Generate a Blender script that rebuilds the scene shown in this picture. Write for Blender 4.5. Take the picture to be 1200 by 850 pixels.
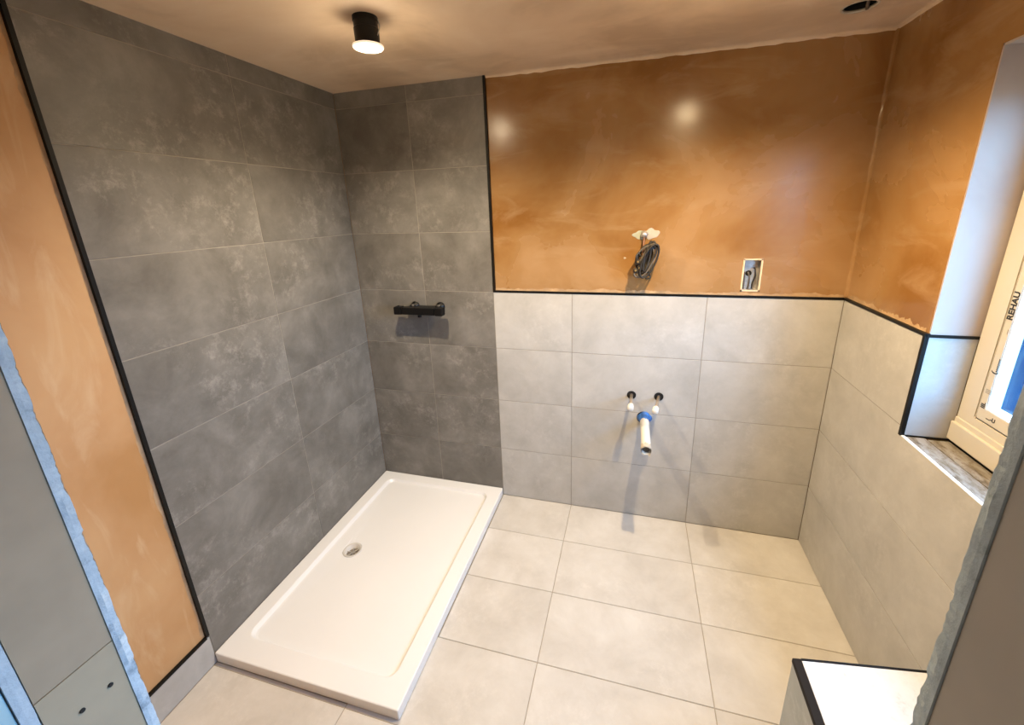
import bpy, bmesh, math, random
from mathutils import Vector, Matrix
random.seed(7)
scene = bpy.context.scene
for o in list(bpy.data.objects):
    bpy.data.objects.remove(o, do_unlink=True)
COL = scene.collection

# ------------------------------------------------------------------ camera
cam = bpy.data.cameras.new('camera')
cam.sensor_fit = 'HORIZONTAL'; cam.sensor_width = 36.0
cam.lens = 481.015 * 36.0 / 1200.0
cam.shift_x = -10.595 / 1200.0
cam.shift_y = -39.964 / 1200.0
cam.clip_start = 0.02
camo = bpy.data.objects.new('camera', cam); COL.objects.link(camo)
camo.location = (1.45525, -1.94204, 1.61087)
camo.rotation_euler = (math.radians(73.80214), math.radians(1.74225), math.radians(14.97131))
scene.camera = camo

# ------------------------------------------------------------------ world, exposure, window portal
w = bpy.data.worlds.new('world'); scene.world = w; w.use_nodes = True
bg = w.node_tree.nodes['Background']
bg.inputs[1].default_value = 19.0
_nt = w.node_tree                     # even blue sky above the horizon, dim ground below it
_tc = _nt.nodes.new('ShaderNodeTexCoord'); _sx = _nt.nodes.new('ShaderNodeSeparateXYZ'); _rp = _nt.nodes.new('ShaderNodeValToRGB')
_nt.links.new(_tc.outputs['Generated'], _sx.inputs[0]); _nt.links.new(_sx.outputs['Z'], _rp.inputs['Fac'])
_rp.color_ramp.elements[0].position = 0.0; _rp.color_ramp.elements[0].color = (0.03, 0.05, 0.06, 1)
_rp.color_ramp.elements[1].position = 0.03; _rp.color_ramp.elements[1].color = (0.23, 0.55, 1.0, 1)
_nt.links.new(_rp.outputs['Color'], bg.inputs[0])
scene.view_settings.view_transform = 'Standard'
scene.view_settings.look = 'None'
scene.view_settings.gamma = 1.0
scene.view_settings.use_curve_mapping = False
scene.view_settings.exposure = 0.55
SHOWER_W, BASIN_W = 55.0, 76.0     # watts of the two ceiling lamps
SHOWER_COL = (1.0, 0.81, 0.56)
BASIN_COL = (1.0, 0.73, 0.40)
GLOW_W = 1.7           # sideways glow of the hanging lamp heads

# ------------------------------------------------------------------ room measures (metres)
H = 2.183              # ceiling
WX = 2.3034            # tile face, window wall
YD = -1.693            # bathroom face of the door partition
XL, XR = 0.845, 1.646  # door opening
ROWS = [0.0, 0.311, 0.611, 0.911, 1.211, 1.511, 1.811, 2.111, H]
XD = 0.3931; XE = 0.778; X1 = 1.1784; X2 = 1.7818
YV = -0.5697; YT = -1.1485
TT = 0.009             # tile thickness in front of the plaster
WY0, WY1, WZ0, WZ1 = -0.5116, -1.46, 0.884, 1.962
G = 0.0015             # half a joint

pl = bpy.data.lights.new('window_portal', 'AREA'); pl.shape = 'RECTANGLE'
pl.size = 1.1; pl.size_y = 0.97; pl.cycles.is_portal = True
po = bpy.data.objects.new('window_portal', pl); COL.objects.link(po)
po.location = (2.505, (WY0 + WY1) / 2, (WZ0 + WZ1) / 2); po.rotation_euler = (0, math.radians(90), 0)

# ------------------------------------------------------------------ materials
def new_mat(name):
    m = bpy.data.materials.new(name); m.use_nodes = True
    nt = m.node_tree
    return m, nt, nt.nodes['Principled BSDF']
def N(nt, typ, **kw):
    n = nt.nodes.new(typ)
    for k, v in kw.items():
        setattr(n, k, v)
    return n
def coords(nt, rnd=False, scale=(1, 1, 1), rot=(0, 0, 0)):
    tc = N(nt, 'ShaderNodeTexCoord'); mp = N(nt, 'ShaderNodeMapping')
    mp.inputs['Scale'].default_value = scale; mp.inputs['Rotation'].default_value = rot
    nt.links.new(tc.outputs['Object'], mp.inputs['Vector'])
    if rnd:
        oi = N(nt, 'ShaderNodeObjectInfo'); mu = N(nt, 'ShaderNodeMath', operation='MULTIPLY')
        mu.inputs[1].default_value = 57.0
        nt.links.new(oi.outputs['Random'], mu.inputs[0]); nt.links.new(mu.outputs[0], mp.inputs['Location'])
    return mp.outputs['Vector']
def noise(nt, vec, scale, detail=5, rough=0.55, dist=0.0):
    n = N(nt, 'ShaderNodeTexNoise'); n.inputs['Scale'].default_value = scale
    n.inputs['Detail'].default_value = detail; n.inputs['Roughness'].default_value = rough
    n.inputs['Distortion'].default_value = dist
    nt.links.new(vec, n.inputs['Vector']); return n.outputs['Fac']
def ramp(nt, fac, stops):
    r = N(nt, 'ShaderNodeValToRGB'); e = r.color_ramp.elements
    while len(e) < len(stops): e.new(0.5)
    for el, (p, c) in zip(e, stops):
        el.position = p; el.color = tuple(c) + (1,) if len(c) == 3 else c
    nt.links.new(fac, r.inputs['Fac']); return r.outputs['Color']
def mix(nt, fac, a, b, blend='MIX'):
    m = N(nt, 'ShaderNodeMix', data_type='RGBA', blend_type=blend)
    if isinstance(fac, float): m.inputs[0].default_value = fac
    else: nt.links.new(fac, m.inputs[0])
    for s, v in ((6, a), (7, b)):
        if isinstance(v, tuple): m.inputs[s].default_value = v + (1,) if len(v) == 3 else v
        else: nt.links.new(v, m.inputs[s])
    return m.outputs[2]
def bump(nt, bsdf, height, strength, dist=0.002):
    b = N(nt, 'ShaderNodeBump'); b.inputs['Strength'].default_value = strength; b.inputs['Distance'].default_value = dist
    nt.links.new(height, b.inputs['Height']); nt.links.new(b.outputs['Normal'], bsdf.inputs['Normal'])

def tile_mat(name, dark, mid, light, rough=0.42, fleck_amt=0.62, fleck_gain=1.5):
    m, nt, b = new_mat(name)
    v = coords(nt, True)
    big = noise(nt, v, 5.0, 9, 0.66, 0.25)
    base = ramp(nt, big, [(0.34, dark), (0.5, mid), (0.68, light)])
    fleck = noise(nt, v, 18.0, 10, 0.80, 0.15)
    fm = ramp(nt, fleck, [(0.50, (0, 0, 0)), (0.66, (fleck_amt,) * 3)])
    patch = noise(nt, v, 2.6, 3, 0.5)
    pm = ramp(nt, patch, [(0.46, (0, 0, 0)), (0.60, (1, 1, 1))])
    mm = mix(nt, 1.0, fm, pm, 'MULTIPLY')
    col = mix(nt, mm, base, tuple(min(1, c * fleck_gain) for c in light))
    nt.links.new(col, b.inputs['Base Color'])
    b.inputs['Roughness'].default_value = rough
    b.inputs['Specular IOR Level'].default_value = 0.4
    bump(nt, b, noise(nt, v, 90.0, 3), 0.08, 0.001)
    return m
M = {}
M['tile_dark'] = tile_mat('dark_concrete_tile', (0.125, 0.117, 0.104), (0.165, 0.156, 0.141), (0.225, 0.214, 0.196))
M['tile_mid'] = tile_mat('mid_grey_tile', (0.33, 0.36, 0.36), (0.38, 0.41, 0.41), (0.43, 0.46, 0.46))
M['tile_light'] = tile_mat('light_concrete_tile', (0.40, 0.39, 0.372), (0.455, 0.445, 0.426), (0.515, 0.505, 0.485), fleck_amt=0.4, fleck_gain=1.2)
M['tile_floor'] = tile_mat('floor_concrete_tile', (0.50, 0.475, 0.44), (0.56, 0.535, 0.50), (0.62, 0.60, 0.57), 0.38, 0.4, 1.16)

def plain(name, col, rough=0.5, metal=0.0, spec=0.5, var=0.0, vs=20.0):
    m, nt, b = new_mat(name)
    v = coords(nt)
    n = noise(nt, v, vs, 4)
    lo = tuple(c * (1 - var) for c in col); hi = tuple(min(1, c * (1 + var)) for c in col)
    nt.links.new(ramp(nt, n, [(0.3, lo), (0.7, hi)]), b.inputs['Base Color'])
    b.inputs['Roughness'].default_value = rough; b.inputs['Metallic'].default_value = metal
    b.inputs['Specular IOR Level'].default_value = spec
    return m
M['grout_warm'] = plain('pale_grout', (0.29, 0.265, 0.23), 0.9, var=0.1)
M['grout_grey'] = plain('grey_grout', (0.30, 0.28, 0.25), 0.9, var=0.1)
M['grout_floor'] = plain('floor_grout', (0.36, 0.32, 0.26), 0.9, var=0.1)
M['black_trim'] = plain('black_trim_metal', (0.005, 0.0045, 0.004), 0.45, spec=0.2, var=0.1)
M['brown_trim'] = plain('dark_brown_trim', (0.016, 0.012, 0.009), 0.6, spec=0.1)
M['black_metal'] = plain('matt_black_metal', (0.004, 0.004, 0.0045), 0.38, spec=0.25, var=0.1)
M['tray'] = plain('white_acrylic', (0.80, 0.81, 0.825), 0.28, var=0.015, vs=3)
M['drain_white'] = plain('white_drain_plastic', (0.62, 0.60, 0.57), 0.35, var=0.03)
M['drain_grey'] = plain('grey_drain_plastic', (0.20, 0.18, 0.16), 0.5, var=0.3, vs=90)
M['chrome'] = plain('chrome', (0.75, 0.75, 0.75), 0.15, 1.0)
M['steel'] = plain('galvanised_steel', (0.52, 0.51, 0.50), 0.4, 0.7, var=0.2, vs=60)
M['copper'] = plain('dull_pipe_metal', (0.46, 0.38, 0.30), 0.4, 0.6, var=0.1)
M['white_plastic'] = plain('white_plastic', (0.70, 0.68, 0.63), 0.4, var=0.02)
M['upvc'] = plain('white_window_profile', (0.60, 0.55, 0.46), 0.35, var=0.02, vs=5)
M['gasket'] = plain('black_rubber', (0.012, 0.012, 0.013), 0.6)
M['print'] = plain('black_print', (0.012, 0.012, 0.014), 0.6)
M['print_grey'] = plain('grey_print', (0.30, 0.29, 0.26), 0.6)
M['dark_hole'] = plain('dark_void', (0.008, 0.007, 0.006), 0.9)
M['cable'] = plain('grey_black_cable', (0.020, 0.017, 0.015), 0.5, var=0.3, vs=80)
M['cable_grey'] = plain('grey_cable', (0.10, 0.085, 0.07), 0.5, var=0.2, vs=80)
M['cable_brown'] = plain('brown_cable', (0.20, 0.085, 0.04), 0.5, var=0.2, vs=80)
M['brass'] = plain('brass_terminal', (0.62, 0.47, 0.22), 0.3, 0.8)
M['blue_tape'] = plain('blue_tape', (0.03, 0.13, 0.42), 0.5, var=0.45, vs=60)
M['filler'] = plain('dry_filler', (0.50, 0.44, 0.36), 0.9, var=0.1, vs=40)
M['filler_green'] = plain('greenish_filler', (0.40, 0.42, 0.34), 0.9, var=0.1, vs=40)
M['cream_lip'] = plain('cream_box_lip', (0.80, 0.62, 0.42), 0.6, var=0.1, vs=40)
M['stud'] = plain('grey_brown_board', (0.42, 0.335, 0.235), 0.75, var=0.10, vs=9)
M['stud_low'] = plain('grey_olive_board', (0.44, 0.365, 0.255), 0.75, var=0.08, vs=9)
M['stud_grey'] = plain('plain_grey_board', (0.46, 0.445, 0.42), 0.75, var=0.06, vs=9)
M['hall'] = plain('hall_plaster', (0.55, 0.50, 0.45), 0.9, var=0.05, vs=4)
M['blue_paint'] = plain('blue_outside_paint', (0.0003, 0.016, 0.040), 1.0, spec=0.0, var=0.25, vs=3)
M['cyan_paint'] = plain('pale_blue_outside_paint', (0.010, 0.045, 0.055), 1.0, spec=0.0, var=0.3, vs=5)
M['white_edge'] = plain('white_edge_trim', (0.85, 0.85, 0.83), 0.4)
M['reveal'] = None

def board_edge_mat():
    m, nt, b = new_mat('blue_grey_gypsum_edge')
    v = coords(nt)
    n = noise(nt, v, 30.0, 6, 0.65)
    c = ramp(nt, n, [(0.30, (0.20, 0.26, 0.33)), (0.42, (0.43, 0.54, 0.64)), (0.7, (0.54, 0.66, 0.76))])
    nt.links.new(c, b.inputs['Base Color']); b.inputs['Roughness'].default_value = 0.9
    bump(nt, b, noise(nt, v, 120.0, 4), 0.5, 0.003)
    return m
M['board_edge'] = board_edge_mat()
M['board_cyan'] = plain('pale_cyan_gypsum_edge', (0.42, 0.62, 0.70), 0.9, var=0.06, vs=40)
M['torn_paper'] = plain('torn_dark_paper', (0.16, 0.15, 0.145), 0.95, var=0.5, vs=70)

def plaster_mat(name, dark, mid, light, pale, rough, streak_rot, streak_amt, seed=0.0, patch_scale=2.1, axis=(1, 1, 1)):
    m, nt, b = new_mat(name)
    v = coords(nt)
    big = noise(nt, v, patch_scale, 5, 0.55, 0.4)
    base = ramp(nt, big, [(0.36, dark), (0.50, mid), (0.66, light)])
    sv = coords(nt, False, axis, streak_rot)
    st = noise(nt, sv, 3.0, 7, 0.62, 0.8)
    sm = ramp(nt, st, [(0.52, (0, 0, 0)), (0.74, (streak_amt,) * 3)])
    col = mix(nt, sm, base, pale)
    nt.links.new(col, b.inputs['Base Color'])
    rr = ramp(nt, big, [(0.3, (rough - .08,) * 3), (0.7, (rough + .1,) * 3)])
    nt.links.new(rr, b.inputs['Roughness'])
    b.inputs['Specular IOR Level'].default_value = 0.5
    bump(nt, b, noise(nt, sv, 14.0, 5, 0.6), 0.05, 0.003)
    return m
M['plaster'] = plaster_mat('damp_orange_plaster', (0.235, 0.105, 0.026), (0.315, 0.170, 0.062), (0.38, 0.225, 0.105), (0.45, 0.30, 0.17), 0.24,
                           (0, math.radians(34), 0), 0.5, axis=(0.9, 1, 3.0))
M['plaster_left'] = plaster_mat('drying_orange_plaster', (0.42, 0.215, 0.075), (0.49, 0.275, 0.12), (0.54, 0.33, 0.16), (0.62, 0.45, 0.28), 0.55,
                                (0, 0, 0), 0.7, axis=(1, 4.0, 0.8))
M['ceiling'] = plaster_mat('pink_skim_ceiling', (0.56, 0.42, 0.285), (0.72, 0.56, 0.40), (0.78, 0.63, 0.47), (0.82, 0.69, 0.54), 0.6,
                           (0, 0, math.radians(30)), 0.6, axis=(0.8, 2.4, 1))
M['reveal'] = plaster_mat('pale_skim_reveal', (0.40, 0.31, 0.26), (0.46, 0.385, 0.34), (0.50, 0.43, 0.39), (0.54, 0.48, 0.45), 0.7,
                          (0, 0, 0), 0.5, axis=(1, 1, 0.6))
def sill_mat():
    m, nt, b = new_mat('dusty_sill_board')
    v = coords(nt, False, (2.0, 0.8, 1))
    n = noise(nt, v, 22.0, 8, 0.72, 0.4)
    c = ramp(nt, n, [(0.30, (0.035, 0.025, 0.018)), (0.42, (0.15, 0.115, 0.075)), (0.55, (0.25, 0.225, 0.19)), (0.75, (0.33, 0.32, 0.31))])
    nt.links.new(c, b.inputs['Base Color']); b.inputs['Roughness'].default_value = 0.85
    return m
M['sill'] = sill_mat()
M['dust'] = plain('dusty_dry_plaster', (0.45, 0.30, 0.17), 0.9, var=0.25, vs=18)
def ledge_mat():
    m, nt, b = new_mat('dusty_white_top')
    v = coords(nt)
    n = noise(nt, v, 30.0, 6, 0.7)
    nt.links.new(ramp(nt, n, [(0.25, (0.46, 0.42, 0.37)), (0.42, (0.62, 0.60, 0.57)), (0.7, (0.67, 0.65, 0.63))]), b.inputs['Base Color'])
    b.inputs['Roughness'].default_value = 0.55
    return m
M['ledge_top'] = ledge_mat()
def glass_mat():
    m, nt, b = new_mat('window_glass')
    nt.nodes.remove(b)
    tr = N(nt, 'ShaderNodeBsdfTransparent'); gl = N(nt, 'ShaderNodeBsdfGlossy'); gl.inputs['Roughness'].default_value = 0.02
    ms = N(nt, 'ShaderNodeMixShader'); ms.inputs[0].default_value = 0.05
    nt.links.new(tr.outputs[0], ms.inputs[1]); nt.links.new(gl.outputs[0], ms.inputs[2])
    nt.links.new(ms.outputs[0], nt.nodes['Material Output'].inputs['Surface'])
    return m
M['glass'] = glass_mat()
def emit_mat(name, col, s):
    m, nt, b = new_mat(name)
    b.inputs['Base Color'].default_value = (0.9, 0.88, 0.82, 1)
    b.inputs['Emission Color'].default_value = col + (1,); b.inputs['Emission Strength'].default_value = s
    return m
M['lens'] = emit_mat('lit_lamp_lens', (1.0, 0.80, 0.48), 75.0)
M['lamp_ring'] = emit_mat('glowing_lamp_ring', (1.0, 0.74, 0.55), 0.55)

# ------------------------------------------------------------------ mesh helpers
def mesh_obj(name, bm, mat, parent=None, loc=(0, 0, 0), smooth=False, kind=None):
    """links bm (built around loc) as one object; loc is in world space"""
    bmesh.ops.recalc_face_normals(bm, faces=bm.faces[:])
    me = bpy.data.meshes.new(name); bm.to_mesh(me); bm.free()
    if smooth:
        for p in me.polygons: p.use_smooth = True
    for mm in (mat if isinstance(mat, (list, tuple)) else [mat]): me.materials.append(M[mm] if isinstance(mm, str) else mm)
    return link(name, me, parent, loc, kind)
def link(name, me, parent=None, loc=(0, 0, 0), kind=None):
    o = bpy.data.objects.new(name, me); COL.objects.link(o)
    L = Vector(loc)
    if parent:
        o.parent = parent
        p = parent
        while p: L = L - p.location; p = p.parent
    o.location = L
    if kind: o['kind'] = kind
    return o
def box(bm, x0, x1, y0, y1, z0, z1, bev=0.0, seg=1):
    vs = [bm.verts.new((x, y, z)) for x in (min(x0, x1), max(x0, x1)) for y in (min(y0, y1), max(y0, y1)) for z in (min(z0, z1), max(z0, z1))]
    fs = []
    for idx in ((0, 1, 3, 2), (4, 6, 7, 5), (0, 4, 5, 1), (2, 3, 7, 6), (0, 2, 6, 4), (1, 5, 7, 3)):
        fs.append(bm.faces.new([vs[i] for i in idx]))
    bmesh.ops.recalc_face_normals(bm, faces=fs)
    if bev > 0:
        es = list({e for f in fs for e in f.edges})
        bmesh.ops.bevel(bm, geom=es, offset=bev, segments=seg, affect='EDGES', clamp_overlap=True, profile=0.5)
def solid(name, b, mat, parent=None, bev=0.0, seg=1, kind=None):
    """box given by world bounds, origin at its centre"""
    cx, cy, cz = (b[0] + b[1]) / 2, (b[2] + b[3]) / 2, (b[4] + b[5]) / 2
    bm = bmesh.new()
    box(bm, b[0] - cx, b[1] - cx, b[2] - cy, b[3] - cy, b[4] - cz, b[5] - cz, bev, seg)
    return mesh_obj(name, bm, mat, parent, (cx, cy, cz), kind=kind)
def cyl(bm, p0, p1, r0, r1=None, n=24, cap=True):
    r1 = r0 if r1 is None else r1
    a = Vector(p0); b = Vector(p1); d = (b - a).normalized()
    u = d.orthogonal().normalized(); v = d.cross(u)
    A = []; B = []
    for i in range(n):
        t = 2 * math.pi * i / n; q = u * math.cos(t) + v * math.sin(t)
        A.append(bm.verts.new(a + q * r0)); B.append(bm.verts.new(b + q * r1))
    for i in range(n):
        bm.faces.new((A[i], A[(i + 1) % n], B[(i + 1) % n], B[i]))
    if cap: bm.faces.new(A[::-1]); bm.faces.new(B)
def lathe(bm, prof, n=32, origin=(0, 0, 0), axis='z', close=False):
    """profile of (radius, height) turned round an axis"""
    O = Vector(origin); rings = []
    def P(r, h, t):
        c, s = math.cos(t) * r, math.sin(t) * r
        return O + (Vector((c, s, h)) if axis == 'z' else Vector((c, h, s)) if axis == 'y' else Vector((h, c, s)))
    for r, h in prof:
        if r < 1e-6: rings.append([bm.verts.new(P(0, h, 0))])
        else: rings.append([bm.verts.new(P(r, h, 2 * math.pi * i / n)) for i in range(n)])
    for a, b in zip(rings, rings[1:]):
        for i in range(n):
            j = (i + 1) % n
            if len(a) == 1 and len(b) == 1: continue
            if len(a) == 1: bm.faces.new((a[0], b[i], b[j]))
            elif len(b) == 1: bm.faces.new((a[i], a[j], b[0]))
            else: bm.faces.new((a[i], a[j], b[j], b[i]))
def tube(bm, pts, r, n=8, cap=True):
    pts = [Vector(p) for p in pts]; rings = []; u = None
    for i, p in enumerate(pts):
        d = (pts[min(i + 1, len(pts) - 1)] - pts[max(i - 1, 0)]).normalized()
        if u is None: u = d.orthogonal().normalized()
        u = (u - d * u.dot(d)).normalized(); v = d.cross(u)
        rr = r[i] if isinstance(r, (list, tuple)) else r
        rings.append([bm.verts.new(p + (u * math.cos(2 * math.pi * k / n) + v * math.sin(2 * math.pi * k / n)) * rr) for k in range(n)])
    for a, b in zip(rings, rings[1:]):
        for k in range(n):
            bm.faces.new((a[k], a[(k + 1) % n], b[(k + 1) % n], b[k]))
    if cap: bm.faces.new(rings[0][::-1]); bm.faces.new(rings[-1])
def spline(ctrl, per=10):
    c = [Vector(p) for p in ctrl]; out = []
    for i in range(len(c) - 1):
        p0, p1, p2, p3 = c[max(i - 1, 0)], c[i], c[i + 1], c[min(i + 2, len(c) - 1)]
        for k in range(per):
            t = k / per
            out.append(0.5 * ((2 * p1) + (p2 - p0) * t + (2 * p0 - 5 * p1 + 4 * p2 - p3) * t * t + (3 * p1 - p0 - 3 * p2 + p3) * t ** 3))
    out.append(c[-1]); return out
def slab_with_holes(bm, u0, u1, v0, v1, holes, P, d0, d1):
    """rectangle u,v less rectangular holes, d0..d1 thick; P(u, v, d) gives the point"""
    us = sorted({u0, u1} | {h[0] for h in holes} | {h[1] for h in holes})
    vs = sorted({v0, v1} | {h[2] for h in holes} | {h[3] for h in holes})
    def inside(a, b):
        return any(h[0] - 1e-9 <= a <= h[1] + 1e-9 and h[2] - 1e-9 <= b <= h[3] + 1e-9 for h in holes)
    cells = set()
    for i in range(len(us) - 1):
        for j in range(len(vs) - 1):
            if not inside((us[i] + us[i + 1]) / 2, (vs[j] + vs[j + 1]) / 2): cells.add((i, j))
    cache = {}
    def V(i, j, d):
        if (i, j, d) not in cache: cache[(i, j, d)] = bm.verts.new(P(us[i], vs[j], d))
        return cache[(i, j, d)]
    for i, j in cells:
        for d in (d0, d1):
            bm.faces.new((V(i, j, d), V(i + 1, j, d), V(i + 1, j + 1, d), V(i, j + 1, d)))
        for (di, dj, a, b) in ((-1, 0, (i, j), (i, j + 1)), (1, 0, (i + 1, j), (i + 1, j + 1)), (0, -1, (i, j), (i + 1, j)), (0, 1, (i, j + 1), (i + 1, j + 1))):
            if (i + di, j + dj) not in cells:
                bm.faces.new((V(*a, d0), V(*b, d0), V(*b, d1), V(*a, d1)))
def thing(name, label, cat, loc, group=None):
    o = bpy.data.objects.new(name, None); COL.objects.link(o); o.location = loc
    o.empty_display_size = 0.05
    o['label'] = label; o['category'] = cat
    if group: o['group'] = group
    return o

# ------------------------------------------------------------------ floor
floor = solid('floor', (-0.10, 2.55, -3.4, 0.10, -0.10, -0.002), 'grout_floor', kind='structure')
floor_x = [0.0, X1 - 0.6034, X1, X2, WX + 0.006]
floor_y = [0.0, -0.2685, -0.5665, -0.8645, -1.1625, -1.4605, -1.7585]
TRAY_L, TRAY_W, TRAY_H = 1.1504, 0.778, 0.0455
for i in range(len(floor_x) - 1):
    for j in range(len(floor_y) - 1):
        x0, x1 = floor_x[i] + G, floor_x[i + 1] - G
        ya, yb = floor_y[j] - G, floor_y[j + 1] + G
        if yb > -TRAY_L and x1 < TRAY_W: continue
        if yb > -TRAY_L: x0 = max(x0, TRAY_W + 0.002)
        if j == 4 - 1 and x1 < TRAY_W: ya = min(ya, -TRAY_L)
        solid('tile', (x0, x1, yb, ya, -0.009, 0.0), 'tile_floor', floor, 0.0008)
# hall floor boards behind the camera
# ------------------------------------------------------------------ ceiling with a round cut-out
HX, HY, HR = 2.10, -0.215, 0.046
def ceiling_mesh():
    bm = bmesh.new(); n = 32; s = 0.09
    sq = (HX - s, HX + s, HY - s, HY + s)
    slab_with_holes(bm, -0.15, 2.60, -3.45, 0.15, [(sq[0], sq[1], sq[2], sq[3])], lambda u, v, d: (u, v, d), H, H + 0.08)
    for d in (H, H + 0.08):
        ring = []; outer = []
        for k in range(n):
            t = 2 * math.pi * k / n; c, q = math.cos(t), math.sin(t); m = s / max(abs(c), abs(q))
            ring.append((HX + HR * c, HY + HR * q, d)); outer.append((HX + m * c, HY + m * q, d))
        R1 = [bm.verts.new(p) for p in ring]; R2 = [bm.verts.new(p) for p in outer]
        for k in range(n): bm.faces.new((R1[k], R1[(k + 1) % n], R2[(k + 1) % n], R2[k]))
        if d == H: low = R1
        else:
            for k in range(n): bm.faces.new((low[k], low[(k + 1) % n], R1[(k + 1) % n], R1[k]))
    return bm
ceiling = mesh_obj('ceiling', ceiling_mesh(), 'ceiling', kind='structure')
solid('ceiling_void', (-0.2, 2.65, -3.5, 0.2, H + 0.20, H + 0.24), 'dark_hole', ceiling)
for b in ((-0.2, -0.15, -3.5, 0.2), (2.60, 2.65, -3.5, 0.2), (-0.15, 2.60, -3.5, -3.45), (-0.15, 2.60, 0.15, 0.2)):
    solid('ceiling_void_side', b + (H, H + 0.20), 'dark_hole', ceiling)
def cove(name, pts_a, pts_b, mat, parent):
    """small plaster fillet between two surfaces: rows of points along a and along b"""
    bm = bmesh.new(); A = [bm.verts.new(p) for p in pts_a]; B = [bm.verts.new(p) for p in pts_b]
    for i in range(len(A) - 1): bm.faces.new((A[i], A[i + 1], B[i + 1], B[i]))
    return mesh_obj(name, bm, mat, parent, smooth=True)
def fillet(name, p, d, ua, ub, length, mat, parent, r=0.018, n=48):
    """solid triangular fillet with wavy edges, from corner p along d; ua, ub point along the two surfaces"""
    bm = bmesh.new(); p, d, ua, ub = Vector(p), Vector(d), Vector(ua), Vector(ub); prev = None
    for i in range(n + 1):
        t = length * i / n
        ra = r * (0.75 + 0.5 * random.random()); rb = r * (0.75 + 0.5 * random.random())
        c = p + d * t
        row = [bm.verts.new(c), bm.verts.new(c + ua * ra), bm.verts.new(c + ua * ra * 0.33 + ub * rb * 0.33), bm.verts.new(c + ub * rb)]
        if prev:
            for k in range(4): bm.faces.new((prev[k], prev[(k + 1) % 4], row[(k + 1) % 4], row[k]))
        prev = row
    return mesh_obj(name, bm, mat, parent)

# ------------------------------------------------------------------ walls
# back wall, plaster face at y = TT; hole for the electrical box and the pipes
EX0, EX1, EZ0, EZ1 = 1.9145, 1.9845, 1.241, 1.377
bm = bmesh.new()
slab_with_holes(bm, -0.15, 2.55, -0.1, H + 0.02, [(EX0, EX1, EZ0, EZ1)], lambda u, v, d: (u, d, v), TT, 0.15)
wall_back = mesh_obj('wall_back', bm, 'plaster', kind='structure')
# left wall
wall_left = solid('wall_left', (-0.15, -TT, -3.45, 0.15, -0.1, H + 0.02), 'plaster_left', kind='structure')
# right wall with the window opening
bm = bmesh.new()
slab_with_holes(bm, -3.45, 0.15, -0.1, H + 0.02, [(WY1 - 0.005, WY0 + 0.0066, WZ0 - 0.02, WZ1 + 0.005)], lambda u, v, d: (d, u, v), WX + TT, 2.50)
wall_right = mesh_obj('wall_right', bm, 'plaster', kind='structure')

def wall_tiles(parent, mat, spans, rows, place):
    for a, b in spans:
        for z0, z1 in zip(rows, rows[1:]):
            place(parent, mat, a, b, z0, z1)
def back_tile(parent, mat, a, b, z0, z1):
    solid('tile', (a + G, b - G, 0.0, TT - 0.0005, z0 + G, z1 - G), mat, parent, 0.0006)
def left_tile(parent, mat, a, b, z0, z1):
    solid('tile', (-TT + 0.0005, 0.0, b + G, a - G, z0 + G, z1 - G), mat, parent, 0.0006)
def right_tile(parent, mat, a, b, z0, z1):
    solid('tile', (WX, WX + TT - 0.0005, b + G, a - G, z0 + G, z1 - G), mat, parent, 0.0006)
TR = 0.0095   # trim width
# dark tiles
solid('grout', (0.0, XE, 0.0013, TT + 0.004, 0, H), 'grout_warm', wall_back)
wall_tiles(wall_back, 'tile_dark', [(0.0, XD), (XD, XE)], ROWS, back_tile)
solid('grout', (-TT - 0.004, -0.0013, YT, 0.0, 0, H), 'grout_warm', wall_left)
wall_tiles(wall_left, 'tile_dark', [(0.0, YV), (YV, YT)], ROWS, left_tile)
# light tiles
ZT = ROWS[4]
solid('grout', (XE, WX, 0.0013, TT + 0.004, 0, ZT), 'grout_grey', wall_back)
wall_tiles(wall_back, 'tile_light', [(XE, X1), (X1, X2), (X2, WX)], ROWS[:5], back_tile)
# right wall: full rows below the sill, top row cut round the window
solid('grout', (WX + 0.0013, WX + TT + 0.004, YD, WY0, 0, WZ0 - 0.004), 'grout_grey', wall_right)
solid('grout', (WX + 0.0013, WX + TT + 0.004, WY0 + 0.012, 0.0, WZ0 - 0.004, ZT), 'grout_grey', wall_right)
YR = -0.90
wall_tiles(wall_right, 'tile_light', [(0.0, YR), (YR, YD)], ROWS[:3], right_tile)
def poly_tile(parent, mat, pts):
    """right-wall tile of any outline (y, z)"""
    cy = sum(p[0] for p in pts) / len(pts); cz = sum(p[1] for p in pts) / len(pts)
    bm = bmesh.new()
    A = [bm.verts.new((0, y - cy, z - cz)) for y, z in pts]; B = [bm.verts.new((TT - 0.0005, y - cy, z - cz)) for y, z in pts]
    bm.faces.new(A); bm.faces.new(B[::-1])
    for i in range(len(A)): bm.faces.new((A[i], A[(i + 1) % len(A)], B[(i + 1) % len(A)], B[i]))
    mesh_obj('tile', bm, mat, parent, (WX, cy, cz))
SZ = WZ0 - 0.003
poly_tile(wall_right, 'tile_light', [(-G, ROWS[2] + G), (YR + G, ROWS[2] + G), (YR + G, SZ), (WY0 + TR, SZ), (WY0 + TR, ROWS[3] - G), (-G, ROWS[3] - G)])
poly_tile(wall_right, 'tile_light', [(YR - G, ROWS[2] + G), (YD, ROWS[2] + G), (YD, SZ), (YR - G, SZ)])
poly_tile(wall_right, 'tile_light', [(-G, ROWS[3] + G), (WY0 + TR, ROWS[3] + G), (WY0 + TR, ZT - G), (-G, ZT - G)])
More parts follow.
